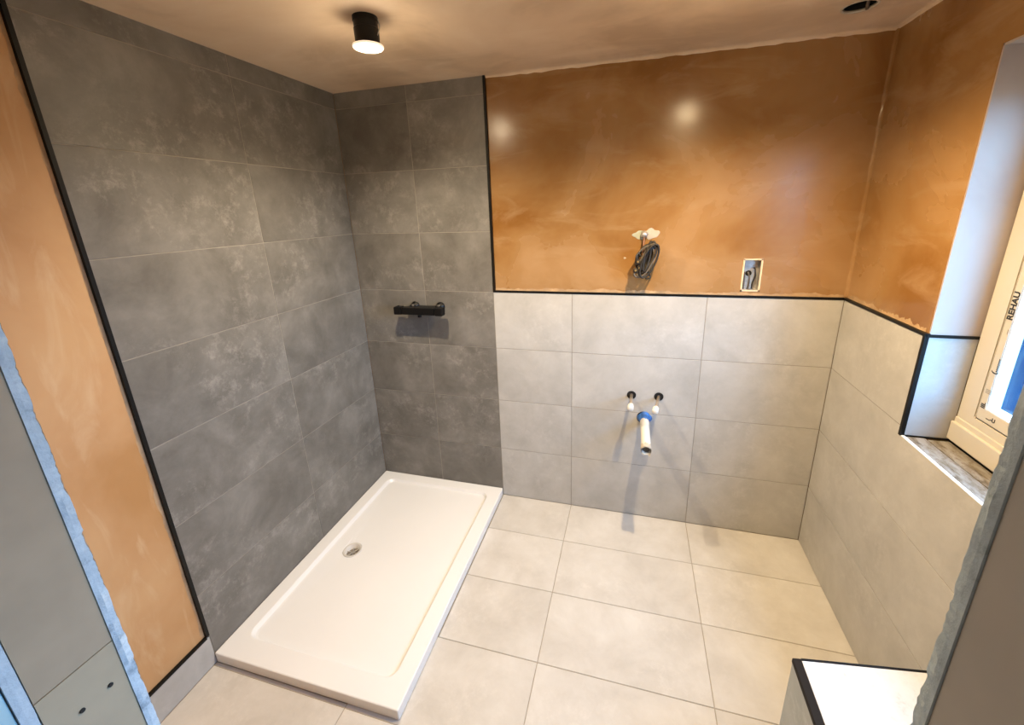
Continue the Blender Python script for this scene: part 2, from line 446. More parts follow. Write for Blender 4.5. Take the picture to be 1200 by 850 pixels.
# reveal: pale plaster above, light tile below
solid('reveal_plaster', (WX + TT + 0.001, 2.50, WY0 + 0.0016, WY0 + 0.0066, ZT + 0.006, WZ1 + 0.005), 'reveal', wall_right)
solid('reveal_plaster', (WX + TT + 0.001, 2.50, WY1 - 0.005, WY0 + 0.0066, WZ1, WZ1 + 0.005), 'reveal', wall_right)
solid('tile', (WX + 0.001, 2.43, WY0, WY0 + 0.0066, WZ0, ZT - 0.002), 'tile_light', wall_right, 0.0005)
solid('reveal_plaster', (WX + TT + 0.001, 2.50, WY1 - 0.005, WY1, WZ0, WZ1), 'reveal', wall_right)

# black edge trims
solid('edge_trim', (XE - 0.001, XE + TR, -0.002, TT + 0.002, ZT, H), 'black_trim', wall_back)
solid('edge_trim', (XE + TR, WX, -0.002, TT + 0.002, ZT, ZT + 0.009), 'black_trim', wall_back)
solid('edge_trim', (-TT - 0.002, 0.002, YT - TR, YT + 0.001, 0.132, H), 'black_trim', wall_left)
solid('edge_trim', (WX - 0.002, WX + TT + 0.002, WY0, 0.0, ZT, ZT + 0.009), 'black_trim', wall_right)
solid('edge_trim', (WX - 0.002, WX + TT, WY0 - 0.001, WY0 + TR, WZ0 - 0.003, ZT), 'black_trim', wall_right)
solid('edge_trim', (WX + 0.002, 2.43, WY0 - 0.002, WY0 + 0.006, ZT - 0.002, ZT + 0.007), 'black_trim', wall_right)
solid('edge_trim', (WX + 0.003, 2.43, WY0 - 0.003, WY0 + 0.003, WZ0 - 0.004, WZ0 + 0.001), 'black_trim', wall_right)
# skirting of cut tile along the plastered part of the left wall
skirt = solid('baseboard_left', (-TT, 0.0, YD, YT - 0.001, 0.0, 0.124), 'tile_light', bev=0.0006, kind='structure')
solid('edge_trim', (-TT, 0.002, YD, YT - TR - 0.0005, 0.124, 0.133), 'black_trim', skirt)
# plaster fillets in the corners
fillet('plaster_fillet', (XE + TR, TT, H), (1, 0, 0), (0, -1, 0), (0, 0, -1), WX + TT - XE - TR, 'ceiling', ceiling, 0.011)
fillet('plaster_fillet', (WX + TT, TT, H), (0, -1, 0), (-1, 0, 0), (0, 0, -1), 1.70, 'ceiling', ceiling, 0.012)
fillet('plaster_fillet', (WX + TT, TT, ZT + 0.012), (0, 0, 1), (-1, 0, 0), (0, -1, 0), H - ZT - 0.02, 'plaster', wall_back, 0.009)

def dusty_edge(parent, p, d, up, out, length, w, seed, mat='dust', n=260, keep=1.0):
    r = random.Random(seed); bm = bmesh.new(); p, d, up, out = (Vector(q) for q in (p, d, up, out)); v = 0.5; prev = None
    for i in range(n + 1):
        v = 0.86 * v + 0.28 * (r.random() - 0.28); c = p + d * (length * i / n)
        ww = w * max(0.08, 0.15 + 1.2 * v)
        row = [bm.verts.new(c + out * 0.0006), bm.verts.new(c + up * ww + out * 0.0003), bm.verts.new(c + up * ww - out * 0.001), bm.verts.new(c - out * 0.001)]
        if prev:
            for k in range(4): bm.faces.new((prev[k], prev[(k + 1) % 4], row[(k + 1) % 4], row[k]))
        prev = row
    return mesh_obj('plaster_smear', bm, mat, parent)
dusty_edge(wall_back, (XE + TR, TT, ZT + 0.009), (1, 0, 0), (0, 0, 1), (0, -1, 0), WX - XE - TR, 0.016, 21)
dusty_edge(wall_right, (WX + TT, -0.01, ZT + 0.009), (0, -1, 0), (0, 0, 1), (-1, 0, 0), -WY0 - 0.03, 0.018, 22)
dusty_edge(wall_left, (-TT, YT - TR, 0.14), (0, 0, 1), (0, -1, 0), (1, 0, 0), H - 0.15, 0.012, 23, n=260)

# ------------------------------------------------------------------ door partition (cut open, boards on studs)
def jag(n, amp, seed):
    r = random.Random(seed); out = []; v = 0
    for i in range(n + 1):
        v = 0.80 * v + (r.random() - 0.5) * amp * 0.62
        if r.random() < 0.035: v += (r.random() - 0.3) * amp * 1.5
        out.append(v)
    return out
def cut_board(name, x_edge, x_far, y_far, y_near, seed, parent, mats, amp=0.004, z1=H, back=0):
    """plasterboard whose cut edge at x_edge has a torn far rim; y_far is the bathroom face"""
    n = 520; bm = bmesh.new(); rows = []
    ja = jag(n, amp, seed); s = 1 if x_far > x_edge else -1
    for i in range(n + 1):
        z = z1 * i / n
        rows.append([bm.verts.new(q) for q in ((x_edge, y_near, z), (x_edge - s * ja[i] * 0.25, (y_near * 0.6 + y_far * 0.4), z),
                     (x_edge + s * (0.0006 + abs(ja[i]) * 0.4), y_far - 0.0012 + ja[i] * 0.35, z), (x_edge + s * (0.0025 + abs(ja[i])), y_far, z), (x_far, y_far, z), (x_far, y_near, z))])
    for a, b in zip(rows, rows[1:]):
        for k in range(6):
            f = bm.faces.new((a[k], a[(k + 1) % 6], b[(k + 1) % 6], b[k]))
            f.material_index = 0 if k in (0, 1) else 2 if k == 2 else 1
    for f in bm.faces:
        if len(f.verts) == 4 and all(abs(v.co.y - y_near) < 1e-6 for v in f.verts): f.material_index = back
    bm.faces.new(rows[0]).material_index = 1; bm.faces.new(rows[-1][::-1]).material_index = 1
    return mesh_obj(name, bm, mats, parent)
YB = YD - 0.0125; YS = YB - 0.0735; YN = YS - 0.0125; YN2 = YN - 0.0145
def partition(name, x_edge, x_far, seed, sm=('stud', 'stud_low')):
    root = bpy.data.objects.new(name, None); COL.objects.link(root); root['kind'] = 'structure'
    cut_board('plasterboard', x_edge, x_far, YD, YB, seed, root, ['board_edge', 'plaster_left', 'torn_paper'], 0.0065)
    nb = cut_board('plasterboard', x_edge, x_far, YS, YN, seed + 1, root, ['board_edge', 'hall', 'board_edge'], 0.0012)
    cut_board('plasterboard', x_edge + (0.0012 if x_far > x_edge else -0.0012), x_far, YN - 0.0005, YN2, seed + 2, root, ['board_cyan', 'hall', 'board_cyan'], 0.0008, back=1)
    s = 1 if x_far > x_edge else -1
    rec = 0.0012 * s
    a, b = x_edge + rec, x_edge + s * 0.05
    up = solid('stud', (min(a, b), max(a, b), YS + 0.0005, YB - 0.0005, 1.107, H), sm[0], root)
    lo = solid('stud', (min(a, b) + 0.0003, max(a, b), YS + 0.0005, YB - 0.0005, 0.0, 1.1055), sm[1], root)
    return root, lo
pl_root, pl_lo = partition('wall_front', XL, -0.02, 3)
pr_root, pr_lo = partition('wall_front_right', XR, WX + 0.02, 11, ('stud_grey', 'stud_grey'))
for y in (-1.7219, -1.7502):
    bm = bmesh.new(); cyl(bm, (XL - 0.004, y, 1.0525), (XL + 0.0006, y, 1.0525), 0.0026, n=14)
    mesh_obj('screw', bm, 'gasket', pl_root)
solid('lintel', (XL - 0.02, XR + 0.02, YN2, YD, 2.06, H + 0.01), 'hall', pl_root)
# hall behind the camera
hall = solid('wall_hall', (-0.15, 2.6, -3.5, -3.40, -0.1, H + 0.05), 'hall', kind='structure')

# ------------------------------------------------------------------ window
def empty_struct(name, loc=(0, 0, 0)):
    o = bpy.data.objects.new(name, None); COL.objects.link(o); o.location = loc; o['kind'] = 'structure'; return o
win = empty_struct('window_1')
FX = 2.430; FXo = 2.468
FW = 0.063; SASH_Z0 = 0.992
def rect_frame(name, y0, y1, z0, z1, wy, wz0, wz1, xa, xb, mat, parent, bev=0.003, chamfer=None):
    """four mitred bars as one frame: outer y0..y1 z0..z1"""
    bm = bmesh.new()
    o = [(y0, z0), (y1, z0), (y1, z1), (y0, z1)]
    i = [(y0 - wy, z0 + wz0), (y1 + wy, z0 + wz0), (y1 + wy, z1 - wz1), (y0 - wy, z1 - wz1)]
    xi = xa if chamfer is None else chamfer
    O1 = [bm.verts.new((xa, *p)) for p in o]; I1 = [bm.verts.new((xi, *p)) for p in i]
    O2 = [bm.verts.new((xb, *p)) for p in o]; I2 = [bm.verts.new((xb, *p)) for p in i]
    for k in range(4):
        j = (k + 1) % 4
        bm.faces.new((O1[k], O1[j], I1[j], I1[k])); bm.faces.new((O2[k], I2[k], I2[j], O2[j]))
        bm.faces.new((O1[k], O2[k], O2[j], O1[j])); bm.faces.new((I1[k], I1[j], I2[j], I2[k]))
    if bev:
        bmesh.ops.recalc_face_normals(bm, faces=bm.faces[:])
        bmesh.ops.bevel(bm, geom=[e for e in bm.edges], offset=bev, segments=2, affect='EDGES', clamp_overlap=True)
    return mesh_obj(name, bm, mat, parent)
YM = (WY0 + WY1) / 2
frame = rect_frame('window_frame', WY0, WY1, WZ0 - 0.003, WZ1, FW, SASH_Z0 - WZ0 + 0.003, 0.066, FX, FXo, 'upvc', win)
solid('frame_rail', (FX - 0.012, FX + 0.001, WY1 + 0.002, WY0 - 0.002, WZ0 + 0.006, WZ0 + 0.066), 'upvc', frame, 0.003, 2)
solid('frame_rail', (FX - 0.004, FX + 0.001, WY1 + 0.002, WY0 - 0.002, WZ0 + 0.060, WZ0 + 0.082), 'upvc', frame, 0.003, 2)
solid('window_mullion', (FX, FXo, YM - 0.035, YM + 0.035, SASH_Z0 - 0.003, WZ1 - 0.064), 'upvc', win, 0.003)
def sash(y0, y1):
    g = rect_frame('gasket', y0, y1, SASH_Z0, WZ1 - 0.066, 0.004, 0.004, 0.004, FX + 0.002, FXo - 0.01, 'gasket', win, 0)
    s = rect_frame('window_sash', y0 - 0.003, y1 + 0.003, SASH_Z0 + 0.003, WZ1 - 0.069, 0.024, 0.038, 0.030, FX - 0.001, FXo - 0.005, 'upvc', win, 0.002)
    rect_frame('glazing_bead', y0 - 0.0265, y1 + 0.0265, SASH_Z0 + 0.0405, WZ1 - 0.098, 0.006, 0.007, 0.006, FX + 0.002, FX + 0.026, 'upvc', s, 0, chamfer=FX + 0.014)
    solid('window_pane', (FX + 0.0265, FX + 0.0315, y1 + 0.028, y0 - 0.028, SASH_Z0 + 0.043, WZ1 - 0.10), 'glass', win)
    return s
s1 = sash(WY0 - FW, YM + 0.035)
s2 = sash(YM - 0.035, WY1 + FW)
solid('frame_light_block', (2.4298, 2.466, WY1, WY0, WZ0 - 0.0198, WZ0 - 0.0035), 'dark_hole', win)  # dark strip added to shut out daylight, stands for the shaded gap
def text_mesh(name, body, size, mat, parent, loc, rot, extr=0.0002):
    cu = bpy.data.curves.new(name, 'FONT'); cu.body = body; cu.size = size; cu.extrude = extr
    cu.offset = size * 0.035
    to = bpy.data.objects.new(name, cu); COL.objects.link(to)
    dg = bpy.context.evaluated_depsgraph_get()
    me = bpy.data.meshes.new_from_object(to.evaluated_get(dg)); me.name = name
    bpy.data.objects.remove(to, do_unlink=True)
    me.materials.append(M[mat])
    o = link(name, me, parent, loc); o.rotation_euler = rot; return o
# lettering printed on the sash's protective film; it reads upwards, facing the room (-x)
RUP = Matrix(((0, 0, -1), (0 + 0, 0, 0), (0, 0, 0)))
def up_rot():
    # text x -> +z, text y -> +y (towards back wall), normal -> -x
    m = Matrix(((0, 0, -1), (0, 1, 0), (1, 0, 0))); return m.to_euler()
tx = FX - 0.0013
for z in (1.288, 1.60):
    text_mesh('lettering', 'REHAU', 0.024, 'print', s1, (tx, -0.5975, z), up_rot())
text_mesh('lettering', '(........', 0.022, 'print', s1, (tx, -0.600, 1.135), up_rot())
text_mesh('lettering', 'III.', 0.019, 'print', s1, (tx, -0.597, 1.030), up_rot())
text_mesh('lettering', '---', 0.014, 'print_grey', s1, (tx, -0.599, 1.25), up_rot())
text_mesh('lettering', '|||', 0.018, 'print_grey', s1, (tx, -0.598, 1.075), up_rot())
m_side = Matrix(((0, 0, -1), (-1, 0, 0), (0, 1, 0))).to_euler()
text_mesh('lettering', '....-U', 0.016, 'print', s1, (tx, -0.611, 1.008), m_side)
text_mesh('lettering', '|||||', 0.014, 'print_grey', s1, (tx, -0.69, 1.008), m_side)

# unfinished sill boards
sill = thing('window_sill', 'dusty unfinished sill boards with a gap below the white window frame', 'window sill', (2.365, WY0, WZ0 - 0.03))
solid('board', (WX + 0.0095, 2.366, WY1, WY0 - 0.004, WZ0 - 0.018, WZ0 - 0.003), 'sill', sill, 0.001)
solid('board', (2.374, 2.4295, WY1, WY0 - 0.004, WZ0 - 0.018, WZ0 - 0.007), 'sill', sill, 0.001)
solid('edge_trim', (WX - 0.0005, WX + 0.009, WY1, WY0 - 0.003, WZ0 - 0.0028, WZ0 - 0.0005), 'white_edge', wall_right)

# outside: blue boards across the way
fence = thing('outside_fence', 'blue painted boards outside the window pane', 'fence', (4.2, -0.3, -0.5))
for k in range(14):
    y = -2.72 + k * 0.36
    solid('board', (4.2, 4.23, y, y + 0.35, -0.5, 0.9), 'cyan_paint' if k % 3 == 2 else 'blue_paint', fence, 0.004)

# ------------------------------------------------------------------ shower tray
def rrect(x0, x1, y0, y1, r, n_corner=8, n_side=6):
    pts = []
    cs = [((x1 - r, y1 - r), 0), ((x0 + r, y1 - r), 90), ((x0 + r, y0 + r), 180), ((x1 - r, y0 + r), 270)]
    for (cx, cy), a0 in cs:
        for k in range(n_corner + 1):
            a = math.radians(a0 + 90.0 * k / n_corner); pts.append((cx + r * math.cos(a), cy + r * math.sin(a)))
    out = []
    n = len(pts)
    for i in range(n):
        out.append(pts[i])
        if (i + 1) % (n_corner + 1) == 0:
            a, b = pts[i], pts[(i + 1) % n]
            for k in range(1, n_side): out.append((a[0] + (b[0] - a[0]) * k / n_side, a[1] + (b[1] - a[1]) * k / n_side))
    return out
tray = thing('shower_tray', 'low white rectangular shower tray in the corner of the dark tiles', 'shower tray', (TRAY_W / 2, -TRAY_L / 2, 0))
DX, DY, DR = 0.186, -0.590, 0.040
bm = bmesh.new()
t = TRAY_H; e = 0.0012
x0, x1, y0, y1 = e, TRAY_W - e, -TRAY_L, -e
bx = (0.062, 0.712, -1.072, -0.062)
def ring(pts, z): return [bm.verts.new((p[0], p[1], z)) for p in pts]
loops = [ring(rrect(x0 + 0.002, x1 - 0.002, y0 + 0.002, y1 - 0.002, 0.004), 0.0),
         ring(rrect(x0 + 0.002, x1 - 0.002, y0 + 0.002, y1 - 0.002, 0.004), 0.004),
         ring(rrect(x0, x1, y0, y1, 0.005), 0.004),
         ring(rrect(x0, x1, y0, y1, 0.005), t - 0.004),
         ring(rrect(x0 + 0.0012, x1 - 0.0012, y0 + 0.0012, y1 - 0.0012, 0.005), t - 0.0012),
         ring(rrect(x0 + 0.004, x1 - 0.004, y0 + 0.004, y1 - 0.004, 0.004), t),
         ring(rrect(*bx, 0.042), t), 
         ring(rrect(bx[0] + 0.003, bx[1] - 0.003, bx[2] + 0.003, bx[3] - 0.003, 0.040), t - 0.001),
         ring(rrect(bx[0] + 0.016, bx[1] - 0.009, bx[2] + 0.009, bx[3] - 0.012, 0.036), t - 0.012),
         ring(rrect(bx[0] + 0.024, bx[1] - 0.013, bx[2] + 0.013, bx[3] - 0.018, 0.034), t - 0.0135)]
last = loops[-1]
for rad, z in ((0.30, None), (DR + 0.004, None), (DR, None)):
    rr = []
    for v in last:
        d = Vector((v.co.x - DX, v.co.y - DY)); L = d.length
        if rad == 0.30:
            q = d * 0.5; zz = t - 0.016
        else: q = d / L * rad; zz = t - 0.0185 if rad > DR else t - 0.020
        rr.append(bm.verts.new((DX + q.x, DY + q.y, zz)))
    loops.append(rr)
for a, b in zip(loops, loops[1:]):
    n = len(a)
    for i in range(n): bm.faces.new((a[i], a[(i + 1) % n], b[(i + 1) % n], b[i]))
for v in bm.verts: v.co -= Vector((TRAY_W / 2, -TRAY_L / 2, 0))
mesh_obj('tray', bm, 'tray', tray, (TRAY_W / 2, -TRAY_L / 2, 0))
dz = t - 0.0185
bm = bmesh.new()
lathe(bm, [(0.0435, dz - 0.004), (0.046, dz + 0.0012), (0.042, dz + 0.003), (0.034, dz + 0.0015), (0.0335, -0.001), (0.0, -0.001)], 36, (DX, DY, 0))
dr = mesh_obj('drain_ring', bm, 'drain_white', tray, smooth=True)
bm = bmesh.new(); lathe(bm, [(0.0, 0.0005), (0.033, 0.0005), (0.033, 0.004), (0.026, 0.006), (0.018, 0.003), (0.0, 0.003)], 28, (DX, DY, 0))
mesh_obj('drain_well', bm, 'drain_grey', dr, smooth=True)
bm = bmesh.new()
for k in range(3):
    a = math.pi * k / 3; c, s = math.cos(a) * 0.031, math.sin(a) * 0.031
    tube(bm, [(DX - c, DY - s, 0.012), (DX + c, DY + s, 0.012)], 0.0022, 6)
mesh_obj('drain_grate', bm, 'steel', dr)

# ------------------------------------------------------------------ shower valve
vc = 1.117
valve = thing('shower_valve', 'matt black thermostatic bar shower valve on the dark tiled wall', 'shower valve', (0.387, 0.0, vc))
solid('valve_body', (0.293, 0.482, -0.088, -0.050, vc - 0.019, vc + 0.019), 'black_metal', valve, 0.004, 2)
solid('mounting_block', (0.300, 0.475, -0.052, -0.001, vc - 0.016, vc + 0.014), 'black_metal', valve, 0.003)
solid('temperature_knob', (0.248, 0.2915, -0.090, -0.048, vc - 0.021, vc + 0.021), 'black_metal', valve, 0.005, 2)
kn = solid('flow_knob', (0.4835, 0.526, -0.090, -0.048, vc - 0.021, vc + 0.021), 'black_metal', valve, 0.005, 2)
solid('temperature_stop', (0.264, 0.274, -0.074, -0.064, vc + 0.0205, vc + 0.026), 'black_metal', valve, 0.002)
for x in (0.330, 0.478):
    bm = bmesh.new(); lathe(bm, [(0.0, -0.020), (0.014, -0.020), (0.024, -0.008), (0.025, -0.0005), (0.0, -0.0005)], 28, (x, 0, vc + 0.010), 'y')
    u = mesh_obj('wall_union', bm, 'black_metal', valve, smooth=False)
    bm = bmesh.new(); cyl(bm, (x, -0.045, vc + 0.017), (x, -0.012, vc + 0.017), 0.009, n=16)
    mesh_obj('union_nut', bm, 'chrome', u)
bm = bmesh.new(); cyl(bm, (0.387, -0.069, vc - 0.034), (0.387, -0.069, vc - 0.018), 0.010, n=18)
mesh_obj('outlet', bm, 'black_metal', valve)

# ------------------------------------------------------------------ pipe stubs and waste pipe
def stub(x, z, tip, label):
    g = thing('pipe_stub', label, 'pipe', (x, 0, z), 'capped water pipes on the light tiled wall')
    bm = bmesh.new(); lathe(bm, [(0.0085, -0.002), (0.0215, -0.002), (0.022, -0.0003), (0.0085, -0.0003)], 28, (x, 0, z), 'y')
    mesh_obj('pipe_hole', bm, 'dark_hole', g)
    a = Vector((x, -0.002, z)); b = Vector(tip)
    bm = bmesh.new(); tube(bm, [a, a.lerp(b, 0.5), a.lerp(b, 0.86)], 0.0075, 14)
    mesh_obj('pipe', bm, 'copper', g, smooth=True)
    d = (b - a).normalized()
    bm = bmesh.new(); tube(bm, [a.lerp(b, 0.74), a.lerp(b, 0.76), a.lerp(b, 0.80), b - d * 0.004, b, b + d * 0.002], [0.010, 0.0135, 0.0145, 0.0145, 0.012, 0.006], 20)
    mesh_obj('end_cap', bm, 'white_plastic', g, smooth=True)
stub(1.477, 0.706, (1.474, -0.145, 0.702), 'capped pipe stub above the waste pipe, on the shower tray side')
stub(1.606, 0.709, (1.583, -0.150, 0.700), 'capped pipe stub above the waste pipe, on the window side')
wp = thing('waste_pipe', 'white plastic basin waste pipe stub with blue tape at the wall', 'pipe', (1.545, 0, 0.586))
a = Vector((1.545, -0.001, 0.588)); b = Vector((1.548, -0.275, 0.572))
bm = bmesh.new(); tube(bm, [a.lerp(b, k / 8) for k in range(9)], 0.0215, 24, cap=False)
tube(bm, [a.lerp(b, k / 8) for k in range(9)], 0.0185, 24, cap=False)
mesh_obj('pipe', bm, 'white_plastic', wp, smooth=True)
bm = bmesh.new()
tube(bm, [a.lerp(b, 0.93), a.lerp(b, 0.94)], 0.0185, 20)
mesh_obj('pipe_mouth', bm, 'cable_grey', wp)
bm = bmesh.new(); r = random.Random(5); n = 28; prev = None
d = (b - a).normalized(); u = d.orthogonal().normalized(); v = d.cross(u)
rows = []
for k, tt in enumerate((0.90, 0.955, 1.0)):
    row = []
    for i in range(n):
        th = 2 * math.pi * i / n
        off = (r.random() - 0.5) * (0.022 if k != 1 else 0.004)
        row.append(bm.verts.new(a.lerp(b, tt) + d * off + (u * math.cos(th) + v * math.sin(th)) * (0.0222 + r.random() * 0.0012)))
    rows.append(row)
for p, q in zip(rows, rows[1:]):
    for i in range(n): bm.faces.new((p[i], p[(i + 1) % n], q[(i + 1) % n], q[i]))
mesh_obj('torn_tape', bm, 'filler', wp)
# collar of blue tape and the dark gap of the hole
bm = bmesh.new(); lathe(bm, [(0.022, -0.0015), (0.033, -0.0015), (0.0335, -0.0003), (0.022, -0.0003)], 28, (1.541, 0, 0.588), 'y')
mesh_obj('pipe_hole', bm, 'dark_hole', wp)
bm = bmesh.new(); n = 26; rows = []
for k, tt in enumerate((0.004, 0.05, 0.11, 0.15)):
    row = []
    for i in range(n):
        th = 2 * math.pi * i / n
        rad = (0.030, 0.0275, 0.0245, 0.0222)[k] + r.random() * 0.001
        off = (r.random() - 0.5) * 0.012 if k == 3 else 0
        dirv = u * math.cos(th) + v * math.sin(th)
        sq = 1.0 + 0.18 * (abs(math.sin(2 * th)) if k == 0 else 0)
        row.append(bm.verts.new(a.lerp(b, tt) + d * off + dirv * rad * sq))
    rows.append(row)
for p, q in zip(rows, rows[1:]):
    for i in range(n):
        bm.faces.new((p[i], p[(i + 1) % n], q[(i + 1) % n], q[i]))
mesh_obj('blue_tape_collar', bm, 'blue_tape', wp, smooth=True)

# ------------------------------------------------------------------ wires and electrical box on the plaster
def blob(name, cx, cz, rx, rz, seed, mat, parent, y0=TT, th=0.0012):
    r = random.Random(seed); bm = bmesh.new(); n = 22
    ph = [r.random() * 6 for _ in range(3)]
    A = []; B = []
    for i in range(n):
        a = 2 * math.pi * i / n
        k = 1 + 0.16 * math.sin(3 * a + ph[0]) + 0.10 * math.sin(5 * a + ph[1])
        A.append(bm.verts.new((cx + rx * k * math.cos(a) * 0.85, y0 - th, cz + rz * k * math.sin(a) * 0.85)))
        B.append(bm.verts.new((cx + rx * k * math.cos(a), y0 + 0.0005, cz + rz * k * math.sin(a))))
    bm.faces.new(A)
    for i in range(n): bm.faces.new((A[i], A[(i + 1) % n], B[(i + 1) % n], B[i]))
    return mesh_obj(name, bm, mat, parent)
blob('filler_patch', 1.478, 1.484, 0.028, 0.020, 6, 'filler_green', wall_back)
blob('filler_patch', 1.532, 1.489, 0.030, 0.024, 8, 'filler', wall_back)
blob('filler_patch', 1.418, 1.382, 0.006, 0.005, 4, 'filler', wall_back)
KX, KZ = 1.499, 1.486
cb = thing('coiled_cable', 'coiled dark electric cable hanging from a hole in the orange plaster', 'cable', (KX, TT, KZ))
bm = bmesh.new(); lathe(bm, [(0.0, -0.018), (0.008, -0.017), (0.0135, -0.010), (0.0165, 0.002), (0.017, TT - 0.0005), (0.0, TT - 0.0005)], 24, (KX, 0, KZ), 'y')
mesh_obj('conduit_end', bm, 'steel', cb, smooth=True)
bm = bmesh.new(); tube(bm, spline([(KX, -0.010, KZ - 0.012), (KX - 0.002, -0.025, KZ - 0.045), (KX - 0.002, -0.038, KZ - 0.09), (1.50, -0.045, 1.37), (1.497, -0.05, 1.345)]), 0.004, 8)
mesh_obj('lead', bm, 'cable_brown', cb, smooth=True)
rr = random.Random(9)
for k in range(15):
    cx, cz = 1.513 + rr.uniform(-0.012, 0.010), 1.385 + rr.uniform(-0.010, 0.012)
    ax, az = 0.028 + rr.uniform(-0.022, 0.008), 0.070 + rr.uniform(-0.022, 0.008)
    til = math.radians(-17 + rr.uniform(-7, 7)); y = -0.016 - 0.004 * k
    pts = []
    for i in range(41):
        a = 2 * math.pi * i / 40
        px, pz = ax * math.cos(a), az * math.sin(a)
        pts.append((cx + px * math.cos(til) - pz * math.sin(til), y + 0.006 * math.sin(a + k), cz + px * math.sin(til) + pz * math.cos(til)))
    bm = bmesh.new(); tube(bm, pts, 0.0042, 8, cap=False)
    mesh_obj('loop', bm, 'cable' if k % 3 else 'cable_grey', cb, smooth=True)
for k, (x, z) in enumerate(((1.478, 1.372), (1.486, 1.345), (1.470, 1.335))):
    tb = solid('terminal_block', (x - 0.012, x + 0.014, -0.075, -0.050, z - 0.010, z + 0.010), 'cable', cb, 0.004)
    bm = bmesh.new(); cyl(bm, (x - 0.002, -0.079, z + 0.003), (x - 0.002, -0.074, z + 0.003), 0.0045, n=12)
    mesh_obj('terminal_screw', bm, 'brass', tb)
for k, ctl in enumerate(([(1.49, -0.06, 1.36), (1.468, -0.07, 1.392), (1.476, -0.062, 1.410), (1.488, -0.06, 1.396)],
                         [(1.475, -0.06, 1.335), (1.462, -0.07, 1.318), (1.480, -0.065, 1.305), (1.505, -0.06, 1.310)],
                         [(1.52, -0.05, 1.33), (1.530, -0.06, 1.305), (1.512, -0.06, 1.298)])):
    bm = bmesh.new(); tube(bm, spline(ctl, 8), 0.0036, 8)
    mesh_obj('wire_tail', bm, 'cable' if k != 1 else 'cable_grey', cb, smooth=True)

eb = thing('electrical_box', 'open metal back box with loose wires sunk in the orange plaster', 'electrical box', ((EX0 + EX1) / 2, TT, EZ0))
bm = bmesh.new()
x0, x1, z0, z1 = EX0 + 0.001, EX1 - 0.001, EZ0 + 0.001, EZ1 - 0.001
box(bm, x0, x1, 0.044, 0.046, z0, z1)
for b in ((x0, x0 + 0.0015, z0, z1), (x1 - 0.0015, x1, z0, z1), (x0, x1, z0, z0 + 0.0015), (x0, x1, z1 - 0.0015, z1)):
    box(bm, b[0], b[1], TT + 0.001, 0.045, b[2], b[3])
bo = mesh_obj('box', bm, 'steel', eb)
bm = bmesh.new()
for b in ((x0 - 0.004, x0 + 0.0025, z0 - 0.004, z1 + 0.004), (x1 - 0.0025, x1 + 0.004, z0 - 0.004, z1 + 0.004), (x0 - 0.004, x1 + 0.004, z0 - 0.004, z0 + 0.0025), (x0 - 0.004, x1 + 0.004, z1 - 0.0025, z1 + 0.003)):
    box(bm, b[0], b[1], TT - 0.002, TT + 0.002, b[2], b[3])
mesh_obj('box_lip', bm, 'cream_lip', eb)
bm = bmesh.new(); cyl(bm, (1.945, 0.0425, 1.312), (1.945, 0.0445, 1.312), 0.0125, n=20)
mesh_obj('knockout', bm, 'dark_hole', bo)
for k, ctl in enumerate(([(1.945, 0.040, 1.312), (1.938, 0.022, 1.318), (1.943, 0.016, 1.30), (1.944, 0.02, 1.262), (1.942, 0.026, 1.246)],
                         [(1.963, 0.036, 1.336), (1.964, 0.022, 1.332), (1.966, 0.018, 1.305), (1.960, 0.022, 1.275), (1.959, 0.028, 1.247)],
                         [(1.928, 0.036, 1.315), (1.924, 0.022, 1.31), (1.923, 0.02, 1.28), (1.926, 0.026, 1.247)])):
    bm = bmesh.new(); tube(bm, spline(ctl, 8), 0.0034, 8)
    mesh_obj('wire', bm, 'cable_grey' if k != 1 else 'cable', eb, smooth=True)

# ------------------------------------------------------------------ ceiling lamps and the cut-out
def downlight(x, y, label, colour, watts, drop=0.082):
    g = thing('ceiling_downlight', label, 'ceiling lamp', (x, y, H - drop), 'downlights hanging from the ceiling')
    zb = H - drop
    bm = bmesh.new(); lathe(bm, [(0.0, H - 0.0005), (0.037, H - 0.0005), (0.0375, H - 0.012), (0.0355, H - 0.013), (0.0355, H - 0.03), (0.037, H - 0.032), (0.036, zb + 0.006), (0.0, zb + 0.006)], 36, (x, y, 0))
    mesh_obj('lamp_can', bm, 'black_metal', g)
    bm = bmesh.new(); lathe(bm, [(0.029, zb + 0.006), (0.046, zb + 0.006), (0.0465, zb + 0.002), (0.043, zb - 0.001), (0.030, zb + 0.002), (0.029, zb + 0.006)], 36, (x, y, 0))
    rg = mesh_obj('lamp_ring', bm, 'lamp_ring', g, smooth=True)
    bm = bmesh.new(); lathe(bm, [(0.0, zb - 0.008), (0.014, zb - 0.0065), (0.023, zb - 0.002), (0.028, zb + 0.003), (0.030, zb + 0.005), (0.0, zb + 0.005)], 30, (x, y, 0))
    mesh_obj('lens', bm, 'lens', g, smooth=True)
    bm = bmesh.new(); tube(bm, spline([(x + 0.036, y, zb + 0.03), (x + 0.046, y, zb + 0.05), (x + 0.041, y + 0.004, zb + 0.072)], 8), 0.0015, 6)
    mesh_obj('spring_clip', bm, 'steel', g, smooth=True)
    L = bpy.data.lights.new('lamp_light', 'SPOT'); L.energy = watts; L.color = colour
    L.spot_size = math.radians(156); L.spot_blend = 1.0; L.shadow_soft_size = 0.022
    lo = bpy.data.objects.new('lamp_light', L); COL.objects.link(lo); lo.parent = g; lo.location = (0, 0, -0.022)
    L2 = bpy.data.lights.new('lamp_glow', 'POINT'); L2.energy = GLOW_W; L2.color = colour; L2.shadow_soft_size = 0.045
    l2 = bpy.data.objects.new('lamp_glow', L2); COL.objects.link(l2); l2.parent = g; l2.location = (0, 0, -0.032)
    return g
